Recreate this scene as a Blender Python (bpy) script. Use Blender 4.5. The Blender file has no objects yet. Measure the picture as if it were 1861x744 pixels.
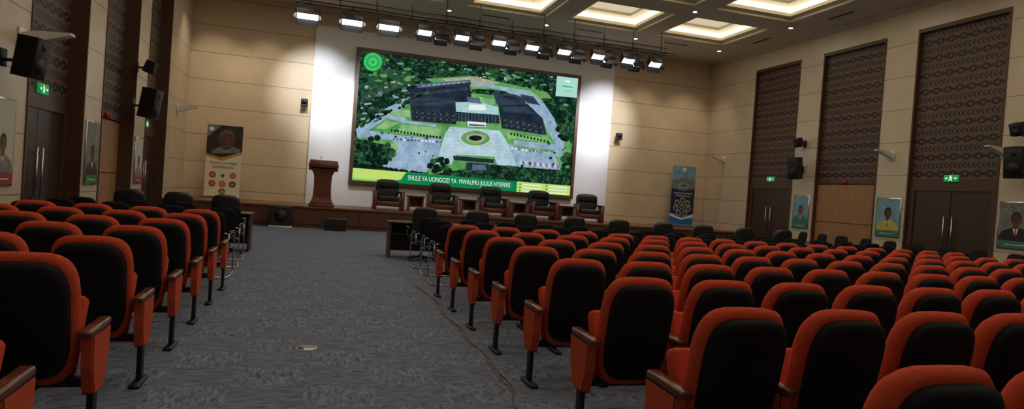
import bpy, bmesh, math, random
import numpy as np
from mathutils import Vector, Matrix
random.seed(3)
sc=bpy.context.scene
sc.view_settings.view_transform='Standard'
COL=sc.collection
# ---------------------------------------------------------------- materials
def lin(c):
    return tuple(((v/255)/12.92 if v/255<=0.04045 else ((v/255+0.055)/1.055)**2.4) for v in c)
def N(nt,t,**k):
    n=nt.nodes.new(t)
    for a,b in k.items(): setattr(n,a,b)
    return n
def mat(name,c,rough=.6,metal=0,em=0,emc=None,var=0,scale=8,bump=0,coat=0,spec=None):
    m=bpy.data.materials.new(name);m.use_nodes=True;nt=m.node_tree
    b=nt.nodes['Principled BSDF'];L=lin(c)
    b.inputs['Base Color'].default_value=(*L,1);b.inputs['Roughness'].default_value=rough
    b.inputs['Metallic'].default_value=metal
    if spec is not None:b.inputs['Specular IOR Level'].default_value=spec
    if coat:b.inputs['Coat Weight'].default_value=coat
    if em:
        b.inputs['Emission Color'].default_value=(*lin(emc or c),1);b.inputs['Emission Strength'].default_value=em
    if var or bump:
        tc=N(nt,'ShaderNodeTexCoord');no=N(nt,'ShaderNodeTexNoise');no.inputs['Scale'].default_value=scale;no.inputs['Detail'].default_value=6
        nt.links.new(tc.outputs['Object'],no.inputs['Vector'])
        if var:
            r=N(nt,'ShaderNodeValToRGB');r.color_ramp.elements[0].position=.3;r.color_ramp.elements[1].position=.7
            r.color_ramp.elements[0].color=(*[v*(1-var) for v in L],1);r.color_ramp.elements[1].color=(*[min(1,v*(1+var)) for v in L],1)
            nt.links.new(no.outputs['Fac'],r.inputs['Fac']);nt.links.new(r.outputs['Color'],b.inputs['Base Color'])
            if em: nt.links.new(r.outputs['Color'],b.inputs['Emission Color'])
        if bump:
            bp=N(nt,'ShaderNodeBump');bp.inputs['Strength'].default_value=bump;bp.inputs['Distance'].default_value=.01
            nt.links.new(no.outputs['Fac'],bp.inputs['Height']);nt.links.new(bp.outputs['Normal'],b.inputs['Normal'])
    return m
def mathn(nt,op,a,b=None,c=None):
    n=N(nt,'ShaderNodeMath',operation=op)
    for i,v in enumerate((a,b,c)):
        if v is None: continue
        if hasattr(v,'links') or hasattr(v,'is_linked'): nt.links.new(v,n.inputs[i])
        else: n.inputs[i].default_value=v
    return n.outputs[0]
def mixc(nt,f,a,b):
    n=N(nt,'ShaderNodeMix',data_type='RGBA')
    if isinstance(f,(int,float)): n.inputs[0].default_value=f
    else: nt.links.new(f,n.inputs[0])
    for i,v in ((6,a),(7,b)):
        if isinstance(v,tuple): n.inputs[i].default_value=(*v[:3],1)
        else: nt.links.new(v,n.inputs[i])
    return n.outputs[2]
def posxyz(nt):
    g=N(nt,'ShaderNodeNewGeometry');s=N(nt,'ShaderNodeSeparateXYZ');nt.links.new(g.outputs['Position'],s.inputs[0])
    return g.outputs['Position'],s.outputs[0],s.outputs[1],s.outputs[2]
def marble(name,c,pitch=.95,rough=.4):
    m=mat(name,c,rough);nt=m.node_tree;b=nt.nodes['Principled BSDF'];L=lin(c)
    P,x,y,z=posxyz(nt)
    no=N(nt,'ShaderNodeTexNoise');no.inputs['Scale'].default_value=1.3;no.inputs['Detail'].default_value=8;no.inputs['Distortion'].default_value=.6
    nt.links.new(P,no.inputs['Vector'])
    base=mixc(nt,no.outputs['Fac'],tuple(v*.85 for v in L),tuple(min(1,v*1.1) for v in L))
    w=mathn(nt,'WRAP',z,pitch,0.0)
    g=mathn(nt,'LESS_THAN',w,.022)
    xy=mathn(nt,'ADD',x,y)
    vj=mathn(nt,'LESS_THAN',mathn(nt,'WRAP',xy,1.25,0.0),.006)
    col=mixc(nt,g,mixc(nt,vj,base,tuple(v*.75 for v in L)),tuple(v*.45 for v in L))
    nt.links.new(col,b.inputs['Base Color'])
    bp=N(nt,'ShaderNodeBump');bp.inputs['Distance'].default_value=.02;bp.inputs['Strength'].default_value=.6
    nt.links.new(mathn(nt,'SUBTRACT',1.0,g),bp.inputs['Height']);nt.links.new(bp.outputs['Normal'],b.inputs['Normal'])
    return m
def wood(name,c,rough=.4,axis=2,sc_=3):
    m=mat(name,c,rough);nt=m.node_tree;b=nt.nodes['Principled BSDF'];L=lin(c)
    tc=N(nt,'ShaderNodeTexCoord');mp=N(nt,'ShaderNodeMapping');s=[14,14,14];s[axis]=1.2
    mp.inputs['Scale'].default_value=[v*sc_/3 for v in s]
    nt.links.new(tc.outputs['Object'],mp.inputs[0])
    no=N(nt,'ShaderNodeTexNoise');no.inputs['Scale'].default_value=1.;no.inputs['Detail'].default_value=8;no.inputs['Distortion'].default_value=1
    nt.links.new(mp.outputs[0],no.inputs['Vector'])
    nt.links.new(mixc(nt,no.outputs['Fac'],tuple(v*.6 for v in L),tuple(v*1.35 for v in L)),b.inputs['Base Color'])
    return m
M={}
M['front']=marble('beige_stone',(210,190,160),rough=.5)
M['side']=marble('beige_stone_side',(206,190,164),rough=.34)
M['white']=mat('white_paint',(226,226,230),.7,var=.02,scale=3)
M['ceil']=mat('ceiling_paint',(198,187,166),.95,var=.02,scale=2)
M['ceilstep']=mat('ceiling_step',(218,208,184),.9)
M['cove']=mat('cove_glow',(255,244,214),.9,em=1.5,emc=(255,236,196))
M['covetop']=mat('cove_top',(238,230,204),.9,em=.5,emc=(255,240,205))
M['brown']=wood('dark_wood',(80,54,39),.45,2)
M['door']=wood('door_wood',(64,44,33),.4,2)
M['tan']=wood('tan_wood',(162,118,76),.5,2)
M['stagewood']=wood('stage_wood',(98,58,38),.4,0)
M['podwood']=wood('podium_wood',(112,62,46),.3,2)
M['stagetop']=wood('stage_floor',(120,78,52),.4,0)
M['red']=mat('red_fabric',(200,82,57),.95,var=.12,scale=60,bump=.25,spec=.1)
M['redpanel']=mat('red_panel_fabric',(204,90,64),.95,var=.1,scale=60,bump=.2,spec=.1)
M['black']=mat('black_fabric',(22,22,28),.8,var=.15,scale=40,bump=.2,spec=.25)
M['blackpl']=mat('black_plastic',(17,17,20),.5)
M['leather']=mat('black_leather',(34,34,36),.4,bump=.2,scale=30)
M['armwood']=wood('arm_wood',(104,56,35),.22,1)
M['metal']=mat('steel',(190,192,196),.25,metal=1)
M['spk']=mat('speaker_black',(18,18,20),.6,var=.3,scale=150)
M['cone']=mat('speaker_cone',(34,34,38),.5)
M['rail']=mat('truss_black',(30,29,29),.5)
M['lamp']=mat('lamp_face',(255,255,255),.5,em=9,emc=(245,248,255))
M['lamp2']=mat('lamp_face_dim',(255,255,255),.5,em=3,emc=(240,244,255))
M['down']=mat('downlight_face',(255,250,235),.5,em=25,emc=(255,244,220))
M['frame']=wood('screen_frame',(84,58,42),.4,0)
M['greenpl']=mat('exit_green',(20,140,75),.5,em=.55,emc=(20,150,76))
M['whiteem']=mat('exit_white',(240,250,245),.5,em=.9)
M['guide']=mat('guide_green',(60,150,100),.5)
M['redpl']=mat('alarm_red',(190,30,25),.4)
M['wp']=mat('white_plastic',(215,215,210),.4)
M['paper']=mat('poster_paper',(196,194,182),.5)
M['skin']=mat('print_skin',(84,55,42),.6,var=.25,scale=5)
M['skin2']=mat('print_skin_light',(112,76,55),.6,var=.25,scale=5)
M['hair']=mat('print_hair',(26,21,19),.7)
M['grayhair']=mat('print_grayhair',(92,88,84),.7)
def carpet():
    m=mat('grey_carpet',(92,94,102),.95,spec=.08);nt=m.node_tree;b=nt.nodes['Principled BSDF']
    P,x,y,z=posxyz(nt)
    cx=mathn(nt,'FLOOR',mathn(nt,'MULTIPLY',x,2.0));cyy=mathn(nt,'FLOOR',mathn(nt,'MULTIPLY',y,2.0))
    par=mathn(nt,'MODULO',mathn(nt,'ABSOLUTE',mathn(nt,'ADD',cx,cyy)),2.0)
    def streak(sx,sy):
        mp=N(nt,'ShaderNodeMapping');mp.inputs['Scale'].default_value=(sx,sy,1);nt.links.new(P,mp.inputs[0])
        no=N(nt,'ShaderNodeTexNoise');no.inputs['Scale'].default_value=1;no.inputs['Detail'].default_value=5;no.inputs['Roughness'].default_value=.65;no.inputs['Distortion'].default_value=.8
        nt.links.new(mp.outputs[0],no.inputs['Vector']);return no.outputs['Fac']
    a=streak(7,45);c=streak(34,9)
    mx=N(nt,'ShaderNodeMix');nt.links.new(par,mx.inputs[0]);nt.links.new(a,mx.inputs[2]);nt.links.new(c,mx.inputs[3])
    r=N(nt,'ShaderNodeValToRGB');r.color_ramp.elements[0].position=.34;r.color_ramp.elements[1].position=.66
    r.color_ramp.elements[0].color=(*lin((78,84,98)),1);r.color_ramp.elements[1].color=(*lin((138,146,164)),1)
    nt.links.new(mx.outputs[0],r.inputs['Fac'])
    sh=mathn(nt,'MULTIPLY_ADD',par,.07,.95)
    v=N(nt,'ShaderNodeVectorMath',operation='SCALE');nt.links.new(r.outputs['Color'],v.inputs[0]);nt.links.new(sh,v.inputs['Scale'])
    nt.links.new(v.outputs[0],b.inputs['Base Color'])
    bp=N(nt,'ShaderNodeBump');bp.inputs['Strength'].default_value=.3;bp.inputs['Distance'].default_value=.005
    nt.links.new(mx.outputs[0],bp.inputs['Height']);nt.links.new(bp.outputs['Normal'],b.inputs['Normal'])
    return m
M['carpet']=carpet()
def lattice():
    m=mat('carved_lattice',(100,74,58),.55);nt=m.node_tree;b=nt.nodes['Principled BSDF']
    P,x,y,z=posxyz(nt)
    band=.46
    zz=mathn(nt,'WRAP',z,band,0.0)
    oy=mathn(nt,'SUBTRACT',mathn(nt,'WRAP',y,.34,0.0),.17)
    oz=mathn(nt,'SUBTRACT',zz,.13)
    d=mathn(nt,'SQRT',mathn(nt,'ADD',mathn(nt,'POWER',mathn(nt,'DIVIDE',oy,.155),2.0),mathn(nt,'POWER',mathn(nt,'DIVIDE',oz,.11),2.0)))
    ring=mathn(nt,'LESS_THAN',mathn(nt,'ABSOLUTE',mathn(nt,'SUBTRACT',d,.6)),.24)
    dia=mathn(nt,'LESS_THAN',mathn(nt,'ADD',mathn(nt,'ABSOLUTE',mathn(nt,'SUBTRACT',mathn(nt,'ABSOLUTE',oy),.17)),mathn(nt,'ABSOLUTE',oz)),.06)
    ov=mathn(nt,'MAXIMUM',ring,dia)
    sl=mathn(nt,'WRAP',mathn(nt,'ADD',y,mathn(nt,'MULTIPLY',mathn(nt,'ABSOLUTE',mathn(nt,'SUBTRACT',zz,.36)),1.1)),.13,0.0)
    s=mathn(nt,'LESS_THAN',sl,.06)
    s=mathn(nt,'MULTIPLY',s,mathn(nt,'LESS_THAN',mathn(nt,'ABSOLUTE',mathn(nt,'SUBTRACT',zz,.36)),.075))
    inov=mathn(nt,'LESS_THAN',zz,.25)
    hole=mathn(nt,'MAXIMUM',mathn(nt,'MULTIPLY',ov,inov),s)
    nt.links.new(mixc(nt,hole,lin((98,74,60)),lin((28,19,15))),b.inputs['Base Color'])
    bp=N(nt,'ShaderNodeBump');bp.inputs['Distance'].default_value=.02;nt.links.new(mathn(nt,'SUBTRACT',1.0,hole),bp.inputs['Height'])
    nt.links.new(bp.outputs['Normal'],b.inputs['Normal'])
    return m
M['lattice']=lattice()
# ---------------------------------------------------------------- mesh builder
class MB:
    def __init__(s): s.v=[];s.f=[];s.m=[];s.mats=[];s.sm=[]
    def mi(s,k):
        if k not in s.mats:s.mats.append(k)
        return s.mats.index(k)
    def add(s,vs,fs,k,smooth=False,T=None):
        o=len(s.v);i=s.mi(k)
        s.v+=[tuple(T@Vector(v)) if T else tuple(v) for v in vs]
        for f in fs: s.f.append([o+j for j in f]);s.m.append(i);s.sm.append(smooth)
    def box(s,x0,x1,y0,y1,z0,z1,k,T=None):
        vs=[(x0,y0,z0),(x1,y0,z0),(x1,y1,z0),(x0,y1,z0),(x0,y0,z1),(x1,y0,z1),(x1,y1,z1),(x0,y1,z1)]
        s.add(vs,[(0,3,2,1),(4,5,6,7),(0,1,5,4),(1,2,6,5),(2,3,7,6),(3,0,4,7)],k,False,T)
    def rbox(s,x0,x1,y0,y1,z0,z1,k,r=.02,seg=2,T=None):
        bm=bmesh.new();bmesh.ops.create_cube(bm,size=1)
        for v in bm.verts: v.co=Vector(((x0+x1)/2+v.co.x*(x1-x0),(y0+y1)/2+v.co.y*(y1-y0),(z0+z1)/2+v.co.z*(z1-z0)))
        bmesh.ops.bevel(bm,geom=bm.edges[:],offset=r,segments=seg,affect='EDGES',profile=.5)
        bm.verts.index_update()
        s.add([v.co.copy() for v in bm.verts],[[v.index for v in f.verts] for f in bm.faces],k,True,T);bm.free()
    def loft(s,rings,k,cap=True,smooth=True,T=None):
        n=len(rings[0]);vs=[p for r in rings for p in r];fs=[]
        for i in range(len(rings)-1):
            for j in range(n):
                a=i*n+j;b=i*n+(j+1)%n;fs.append((a,b,b+n,a+n))
        if cap: fs.append(list(range(n))[::-1]);fs.append([(len(rings)-1)*n+j for j in range(n)])
        s.add(vs,fs,k,smooth,T)
    def cyl(s,p0,p1,r,k,n=12,r2=None,T=None,smooth=True):
        s.tube([p0,p1],r,k,n,r2,T,smooth)
    def tube(s,path,r,k,n=8,r2=None,T=None,smooth=True):
        P=[Vector(p) for p in path];rings=[]
        up=None
        for i,p in enumerate(P):
            d=(P[min(i+1,len(P)-1)]-P[max(i-1,0)]).normalized()
            if up is None:
                up=Vector((0,0,1)) if abs(d.z)<.9 else Vector((1,0,0))
            a=d.cross(up).normalized();b=a.cross(d).normalized();up=b
            rr=r if r2 is None else r+(r2-r)*i/(len(P)-1)
            rings.append([p+a*rr*math.cos(t)+b*rr*math.sin(t) for t in [2*math.pi*j/n for j in range(n)]])
        s.loft(rings,k,True,smooth,T)
    def poly(s,pts,k,T=None): s.add(pts,[list(range(len(pts)))],k,False,T)
    def prism(s,pts2,x0,x1,k,T=None,axis='x'):
        n=len(pts2)
        f=(lambda a,p:(a,p[0],p[1])) if axis=='x' else ((lambda a,p:(p[0],a,p[1])) if axis=='y' else (lambda a,p:(p[0],p[1],a)))
        s.add([f(x0,p) for p in pts2]+[f(x1,p) for p in pts2],[list(range(n))[::-1],[n+i for i in range(n)]]+[(i,(i+1)%n,n+(i+1)%n,n+i) for i in range(n)],k,False,T)
    def mesh(s,name):
        me=bpy.data.meshes.new(name);me.from_pydata(s.v,[],s.f)
        for k in s.mats: me.materials.append(M[k])
        me.polygons.foreach_set('material_index',s.m);me.polygons.foreach_set('use_smooth',s.sm);me.update()
        bm=bmesh.new();bm.from_mesh(me);bmesh.ops.recalc_face_normals(bm,faces=bm.faces[:]);bm.to_mesh(me);bm.free()
        return me
    def obj(s,name,loc=(0,0,0),rz=0,parent=None):
        o=bpy.data.objects.new(name,s.mesh(name));COL.objects.link(o);o.location=loc;o.rotation_euler=(0,0,rz)
        if parent:o.parent=parent
        return o
def inst(me,name,loc,rz=0,sc_=None):
    o=bpy.data.objects.new(name,me);COL.objects.link(o);o.location=loc;o.rotation_euler=(0,0,rz)
    if sc_:o.scale=sc_
    return o
def text(s,loc,rot,k,parent,width=None,size=.1,align='CENTER',name='lettering'):
    cu=bpy.data.curves.new(name,'FONT');cu.body=s;cu.size=size;cu.align_x=align;cu.align_y='CENTER'
    cu.materials.append(M[k]);o=bpy.data.objects.new(name,cu);COL.objects.link(o)
    o.location=loc;o.rotation_euler=rot
    if width:
        bpy.context.view_layer.update();w=o.dimensions.x
        if w>0:o.scale=(width/w,1,1)
    o.parent=parent;return o
# ---------------------------------------------------------------- camera
h=1.5
f_,yaw,pitch,roll=1192.9,.2899,-.0144,.0709
cy,sy=math.cos(yaw),math.sin(yaw);cp,sp=math.cos(pitch),math.sin(pitch)
Fv=Vector((sy*cp,cy*cp,sp));Rv=Vector((cy,-sy,0));Uv=Rv.cross(Fv)
c,s=math.cos(roll),math.sin(roll)
Xv=Rv*c+Uv*s;Yv=-(Rv*s-Uv*c)
cd=bpy.data.cameras.new('camera');cam=bpy.data.objects.new('camera',cd);COL.objects.link(cam)
mt=Matrix((Xv,Yv,-Fv)).transposed().to_4x4();mt.translation=Vector((0,0,h));cam.matrix_world=mt
cd.sensor_width=36;cd.lens=36*f_/1861;cd.clip_start=.05;sc.camera=cam
# ---------------------------------------------------------------- room
D=25.0;XL=-4.45;XR=16.05;H=7.78;ZB=2.63;ZT=6.96;YB=-3.5
SF=21.8;ZS=.68
mb=MB();mb.box(XL-.6,XR+.6,YB-.3,D+.3,-.2,0,'carpet');mb.obj('floor')
mb=MB();mb.box(XL-.6,XR+.6,D,D+.3,0,H,'front');mb.obj('wall_front')
mb=MB();mb.box(XL-.6,XR+.6,YB-.3,YB,0,H,'side');mb.obj('wall_back')
bays=[(19.43,21.89,1),(15.80,18.34,0),(12.10,14.72,1),(8.45,11.0,0),(4.8,7.3,1)]
di=1
for side,X0,sg,rec in (('left',XL,-1,.30),('right',XR,1,.10)):
    def bx(a,b,y0,y1,z0,z1,k,m_):
        xa,xb=X0+sg*a,X0+sg*b; m_.box(min(xa,xb),max(xa,xb),y0,y1,z0,z1,k)
    ys=[YB]+sum([[a,b] for a,b,_ in sorted(bays)],[])+[D]
    mb=MB();bx(rec+.102,.55,YB,D,0,H,'side',mb);mb.obj('wall_'+side)
    for i in range(0,len(ys),2):
        mb=MB();bx(0,rec+.1,ys[i],ys[i+1],0,H-.002,'side',mb);mb.obj('pilaster')
    for a,b,_ in bays:
        mb=MB();bx(0,rec+.1,a,b,ZT+.03,H-.002,'side',mb);mb.obj('lintel')
    mb=MB()
    for a,b,_ in bays: bx(-.02,rec+.1,a+.001,a+.05,0,ZT-.08,'brown',mb);bx(-.02,rec+.1,b-.05,b-.001,0,ZT-.08,'brown',mb);bx(-.02,rec+.1,a+.001,b-.001,ZT-.08,ZT+.03,'brown',mb)
    mb.obj('trim_'+('1' if side=='left' else '2'))
    for a,b,isdoor in bays:
        pm=MB();bx(rec,rec+.1,a+.05,b-.05,ZB+.12,ZT-.08,'lattice',pm)
        bx(rec-.03,rec+.1,a+.05,b-.05,ZB-.02,ZB+.12,'brown',pm)
        pm.obj('carved_lattice_screen')
        if isdoor:
            dm=MB();m0=(a+b)/2
            bx(rec-.04,rec+.08,a+.05,a+.2,0,ZB-.02,'brown',dm);bx(rec-.04,rec+.08,b-.2,b-.05,0,ZB-.02,'brown',dm);bx(rec-.04,rec+.08,a+.2,b-.2,ZB-.2,ZB-.02,'brown',dm)
            for y0,y1,hs in ((a+.2,m0-.01,m0-.12),(m0+.01,b-.2,m0+.12)):
                bx(rec,rec+.05,y0,y1,0.005,ZB-.2,'door',dm)
                xx=X0+sg*(rec-.07)
                dm.tube([(xx,hs,.75),(xx,hs,1.75)],.018,'metal')
                for zz in (.85,1.65): dm.tube([(xx,hs,zz),(X0+sg*rec,hs,zz)],.012,'metal')
            dm.obj('door_%d'%di);di+=1
        else:
            dm=MB()
            for q in range(2):
                zz0=.12+q*1.24;bx(rec,rec+.06,a+.05,b-.05,zz0,min(zz0+1.22,ZB-.03),'tan',dm)
            bx(rec-.02,rec+.06,a+.05,b-.05,0,.12,'brown',dm);bx(rec+.06,rec+.09,a+.05,b-.05,0,ZB-.03,'brown',dm)
            dm.obj('wood_paneling')
    bm_=MB()
    for i in range(0,len(ys),2):
        if ys[i]<SF-.1: bx(-.02,-.001,ys[i]+.04,(SF-.05 if ys[i+1]==D else ys[i+1]-.04),0,.14,'brown',bm_)
    bm_.obj('baseboard_'+side)
# ceiling with coffers
mb=MB()
cxs=[5.83+3.6*i for i in range(-2,3)];cys=[20.6-3.8*k for k in range(6)]
gx0,gx1=cxs[0]-1.8,cxs[-1]+1.8;gy0,gy1=cys[-1]-1.9,cys[0]+1.9
T_=H+.5
mb.box(XL-.6,XR+.6,gy1,D+.3,H,T_,'ceil');mb.box(XL-.6,XR+.6,YB-.3,gy0,H,T_,'ceil')
mb.box(XL-.6,gx0,gy0,gy1,H,T_,'ceil');mb.box(gx1,XR+.6,gy0,gy1,H,T_,'ceil')
def ring(cx,cy_,a,b,z,a2,b2,z2,k):
    o=[(cx-a,cy_-b,z),(cx+a,cy_-b,z),(cx+a,cy_+b,z),(cx-a,cy_+b,z)];i=[(cx-a2,cy_-b2,z2),(cx+a2,cy_-b2,z2),(cx+a2,cy_+b2,z2),(cx-a2,cy_+b2,z2)]
    mb.add(o+i,[(j,(j+1)%4,4+(j+1)%4,4+j) for j in range(4)],k)
for cx in cxs:
    for cyy in cys:
        ring(cx,cyy,1.8,1.9,H,1.42,1.35,H,'ceil')
        ring(cx,cyy,1.42,1.35,H,1.42,1.35,H+.10,'ceilstep')
        ring(cx,cyy,1.42,1.35,H+.10,1.2,1.13,H+.10,'ceilstep')
        ring(cx,cyy,1.2,1.13,H+.10,1.2,1.13,H+.2,'ceilstep')
        ring(cx,cyy,1.2,1.13,H+.2,1.2,1.13,H+.36,'cove')
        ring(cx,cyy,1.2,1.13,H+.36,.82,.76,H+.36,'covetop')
        ring(cx,cyy,.82,.76,H+.36,.82,.76,H+.46,'ceilstep')
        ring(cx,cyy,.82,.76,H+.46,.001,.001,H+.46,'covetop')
mb.obj('ceiling')
# ---- stage
mb=MB();mb.box(XL+.01,XR-.01,SF+.02,D-.01,0.0,ZS-.05,'stagewood');mb.box(XL+.01,XR-.01,SF-.03,D-.01,ZS-.05,ZS,'stagetop')
x=XL+.1
while x<XR-.3:
    x1=min(x+1.15,XR-.1);mb.box(x,x1-.05,SF-.01,SF+.02,.12,ZS-.12,'stagewood');x+=1.15
mb.box(XL+.01,XR-.01,SF-.01,SF+.02,0,.08,'brown')
mb.obj('stage')
mb=MB();mb.box(-.38,11.4,D-.16,D-.005,ZS+.002,7.1,'white');mb.obj('trim_3')
SX0,SX1,SZ0,SZ1=1.08,9.89,1.51,6.49
YS=D-.24
scr=bpy.data.objects.new('led_video_wall',None);COL.objects.link(scr);scr.location=(0,0,0)
mb=MB()
fw=.13
mb.box(SX0,SX1,YS+.005,D-.162,SZ0,SZ1,'blackpl')
for (a,b,c0,d0) in ((SX0,SX1,SZ1-fw,SZ1),(SX0,SX1,SZ0,SZ0+fw),(SX0,SX0+fw,SZ0+fw,SZ1-fw),(SX1-fw,SX1,SZ0+fw,SZ1-fw)):
    mb.box(a,b,YS-.09,YS+.01,c0,d0,'frame')
mb.obj('frame',parent=scr)
def em(name,c,c2=None,scale=3,c3=None,cell=0):
    m=bpy.data.materials.new(name);m.use_nodes=True;nt=m.node_tree;nt.nodes.clear()
    o=N(nt,'ShaderNodeOutputMaterial');e=N(nt,'ShaderNodeEmission');e.inputs['Strength'].default_value=1.0;nt.links.new(e.outputs[0],o.inputs[0])
    e.inputs['Color'].default_value=(*lin(c),1)
    if c2:
        P,_,_,_=posxyz(nt);no=N(nt,'ShaderNodeTexNoise');no.inputs['Scale'].default_value=scale;no.inputs['Detail'].default_value=9;no.inputs['Roughness'].default_value=.75
        nt.links.new(P,no.inputs['Vector']);fac=no.outputs['Fac']
        if cell:
            vo=N(nt,'ShaderNodeTexVoronoi');vo.inputs['Scale'].default_value=cell;nt.links.new(P,vo.inputs['Vector'])
            fac=mathn(nt,'ADD',mathn(nt,'MULTIPLY',fac,.75),mathn(nt,'MULTIPLY',mathn(nt,'SUBTRACT',.6,vo.outputs['Distance']),.35))
        r=N(nt,'ShaderNodeValToRGB');r.color_ramp.elements[0].position=.38;r.color_ramp.elements[1].position=.64
        r.color_ramp.elements[0].color=(*lin(c),1);r.color_ramp.elements[1].color=(*lin(c2),1)
        if c3:
            q=r.color_ramp.elements.new(.72);q.color=(*lin(c3),1)
        nt.links.new(fac,r.inputs['Fac']);nt.links.new(r.outputs['Color'],e.inputs['Color'])
    M[name]=m
em('s_tree',(14,40,30),(62,116,72),2.2,(128,168,132),9)
em('s_dtree',(9,24,21),(32,66,46),5,None,12)
em('s_ttree',(20,50,36),(60,104,68),6)
em('s_town',(84,118,108),(160,176,172),9)
em('s_grass',(70,134,72),(116,178,104),1.6,(146,188,132),0)
em('s_grass2',(112,168,104),(164,200,144),2)
em('s_road',(122,150,178),(166,190,212),3,(184,204,220))
em('s_plaza',(150,184,196),(190,216,224),2.5)
em('s_roof',(24,32,44),(42,52,68),2)
em('s_roofm',(40,52,68),(58,72,90),3)
em('s_roofl',(68,86,108),(96,114,134),3)
em('s_wall',(14,19,25),(56,68,78),10)
em('s_canopy',(148,194,198),(182,216,216),4)
em('s_white',(228,238,240));em('s_red',(150,76,76));em('s_blue',(66,120,180));em('s_sand',(176,176,152),(152,152,130),5)
em('s_lime',(190,218,110));em('s_lime2',(124,200,100));em('s_green',(14,126,72));em('s_tgreen',(30,178,94));em('s_line',(195,210,218))
em('s_card',(168,216,204))
src=[(648,90),(1052,138),(1035,360),(632,335)];dst=[(0,1),(1,1),(1,0),(0,0)]
A=[];B=[]
for (x_,y_),(u,v) in zip(src,dst):
    A.append([x_,y_,1,0,0,0,-u*x_,-u*y_]);B.append(u);A.append([0,0,0,x_,y_,1,-v*x_,-v*y_]);B.append(v)
Hh=np.append(np.linalg.solve(np.array(A,float),np.array(B,float)),1).reshape(3,3)
U0,U1=SX0+fw,SX1-fw;V0,V1=SZ0+fw,SZ1-fw
def sp_(x_,y_,off):
    q=Hh@np.array([x_,y_,1.]);u,v=q[0]/q[2],q[1]/q[2]
    X=SX0+u*(SX1-SX0);Z=SZ0+v*(SZ1-SZ0)
    return (min(max(X,U0),U1),YS-off,min(max(Z,V0),V1))
mb=MB();lay=[0]
def P2(pts,k):
    lay[0]+=.00008;mb.poly([sp_(a,b,lay[0]) for a,b in pts],k)
def ELL(cx_,cy_,a,b,k,ang=0,n=20,j=0):
    P2([(cx_+(1+random.uniform(-j,j))*(a*math.cos(t)*math.cos(ang)-b*math.sin(t)*math.sin(ang)),cy_+(1+random.uniform(-j,j))*(a*math.cos(t)*math.sin(ang)+b*math.sin(t)*math.cos(ang))) for t in [2*math.pi*i/n for i in range(n)]],k)
mb.poly([(U0,YS,V0),(U1,YS,V0),(U1,YS,V1),(U0,YS,V1)],'s_tree')
P2([(655,160),(700,128),(760,135),(750,152),(700,172),(655,190)],'s_ttree')
for i in range(320):
    a=random.uniform(652,1045);b=random.uniform(98,150)+(a-650)*.11
    if random.random()<.5: ELL(a,b,random.uniform(3,8),random.uniform(1.5,3.5),random.choice(['s_dtree','s_ttree','s_grass','s_dtree']),.1,9,.2)
    else:
        w=random.uniform(2,5);hh=random.uniform(1,2.4)
        P2([(a,b),(a+w,b+.6),(a+w+1,b+hh),(a,b+hh)],random.choice(['s_white','s_blue','s_sand','s_roofl','s_town','s_roofl','s_town','s_roofm','s_roofm']))
for i in range(40):
    a=random.uniform(652,740);b=random.uniform(150,225)
    w=random.uniform(3,9)
    P2([(a,b),(a+w,b-1),(a+w+2,b+2),(a+1,b+3.5)],random.choice(['s_roofl','s_town','s_sand','s_roofm','s_road']))
P2([(770,146),(850,140),(905,150),(990,168),(1000,180),(900,165),(800,160)],'s_grass')
P2([(800,146),(860,141),(905,152),(880,160),(820,156)],'s_sand')
P2([(900,160),(960,165),(985,185),(940,180)],'s_grass2')
P2([(650,230),(740,180),(800,168),(960,178),(1000,215),(1035,262),(1030,305),(960,300),(900,298),(780,318),(700,310),(720,270),(648,255)],'s_grass')
P2([(646,238),(700,200),(760,170),(775,172),(720,205),(668,240),(720,248),(800,254),(800,262),(700,256),(648,252)],'s_road')
P2([(700,212),(735,216),(738,222),(790,228),(790,233),(728,226),(700,217)],'s_road')
P2([(860,150),(955,166),(985,188),(1003,215),(1012,240),(1022,262),(1014,285),(1002,282),(1006,262),(992,240),(980,215),(948,182),(930,170),(860,155)],'s_road')
P2([(930,255),(1005,262),(1004,272),(930,266)],'s_road')
P2([(700,250),(800,255),(795,280),(770,318),(690,306),(720,284),(716,262)],'s_road')
P2([(918,262),(1000,276),(1010,296),(1015,308),(940,303),(905,290)],'s_road')
P2([(700,222),(724,226),(700,238),(682,236)],'s_grass2');P2([(706,262),(720,264),(722,276),(708,272)],'s_grass2')
P2([(730,229),(800,235),(796,250),(716,244)],'s_grass2');P2([(915,243),(985,250),(1000,258),(920,252)],'s_grass2')
P2([(930,264),(995,272),(992,276),(932,268)],'s_grass')
P2([(815,232),(905,238),(920,262),(935,302),(900,300),(895,285),(826,282),(818,300),(790,300),(798,270),(806,245)],'s_plaza')
for i in range(7):
    t=i/7;P2([(812-t*16,238+t*50),(908+t*18,243+t*48),(908+t*18,243.6+t*48),(812-t*16,238.6+t*50)],'s_line')
ELL(861,252,28,15,'s_line');ELL(861,252,26,13.5,'s_grass');ELL(861,252,18,8,'s_sand');ELL(861,252,12,5,'s_dtree')
P2([(740,165),(850,150),(854,178),(846,190),(745,186)],'s_roof')
P2([(752,156),(852,147),(853,152),(758,163)],'s_roofl');P2([(758,163),(853,152),(853,156),(760,168)],'s_wall')
P2([(750,172),(850,160),(850,165),(750,178)],'s_roofm')
for i in range(9): P2([(765+i*9,159.5-i*.9),(771+i*9,158.9-i*.9),(771+i*9,157.6-i*.9),(765+i*9,158.2-i*.9)],'s_canopy')
P2([(738,184),(775,176),(848,184),(848,196),(826,200),(826,226),(746,222),(744,196)],'s_roof')
P2([(738,186),(775,178),(835,186),(800,194),(744,195)],'s_roofm');P2([(750,189),(800,184),(802,186),(750,191)],'s_roof')
P2([(744,200),(826,206),(826,228),(746,222)],'s_wall')
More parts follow.
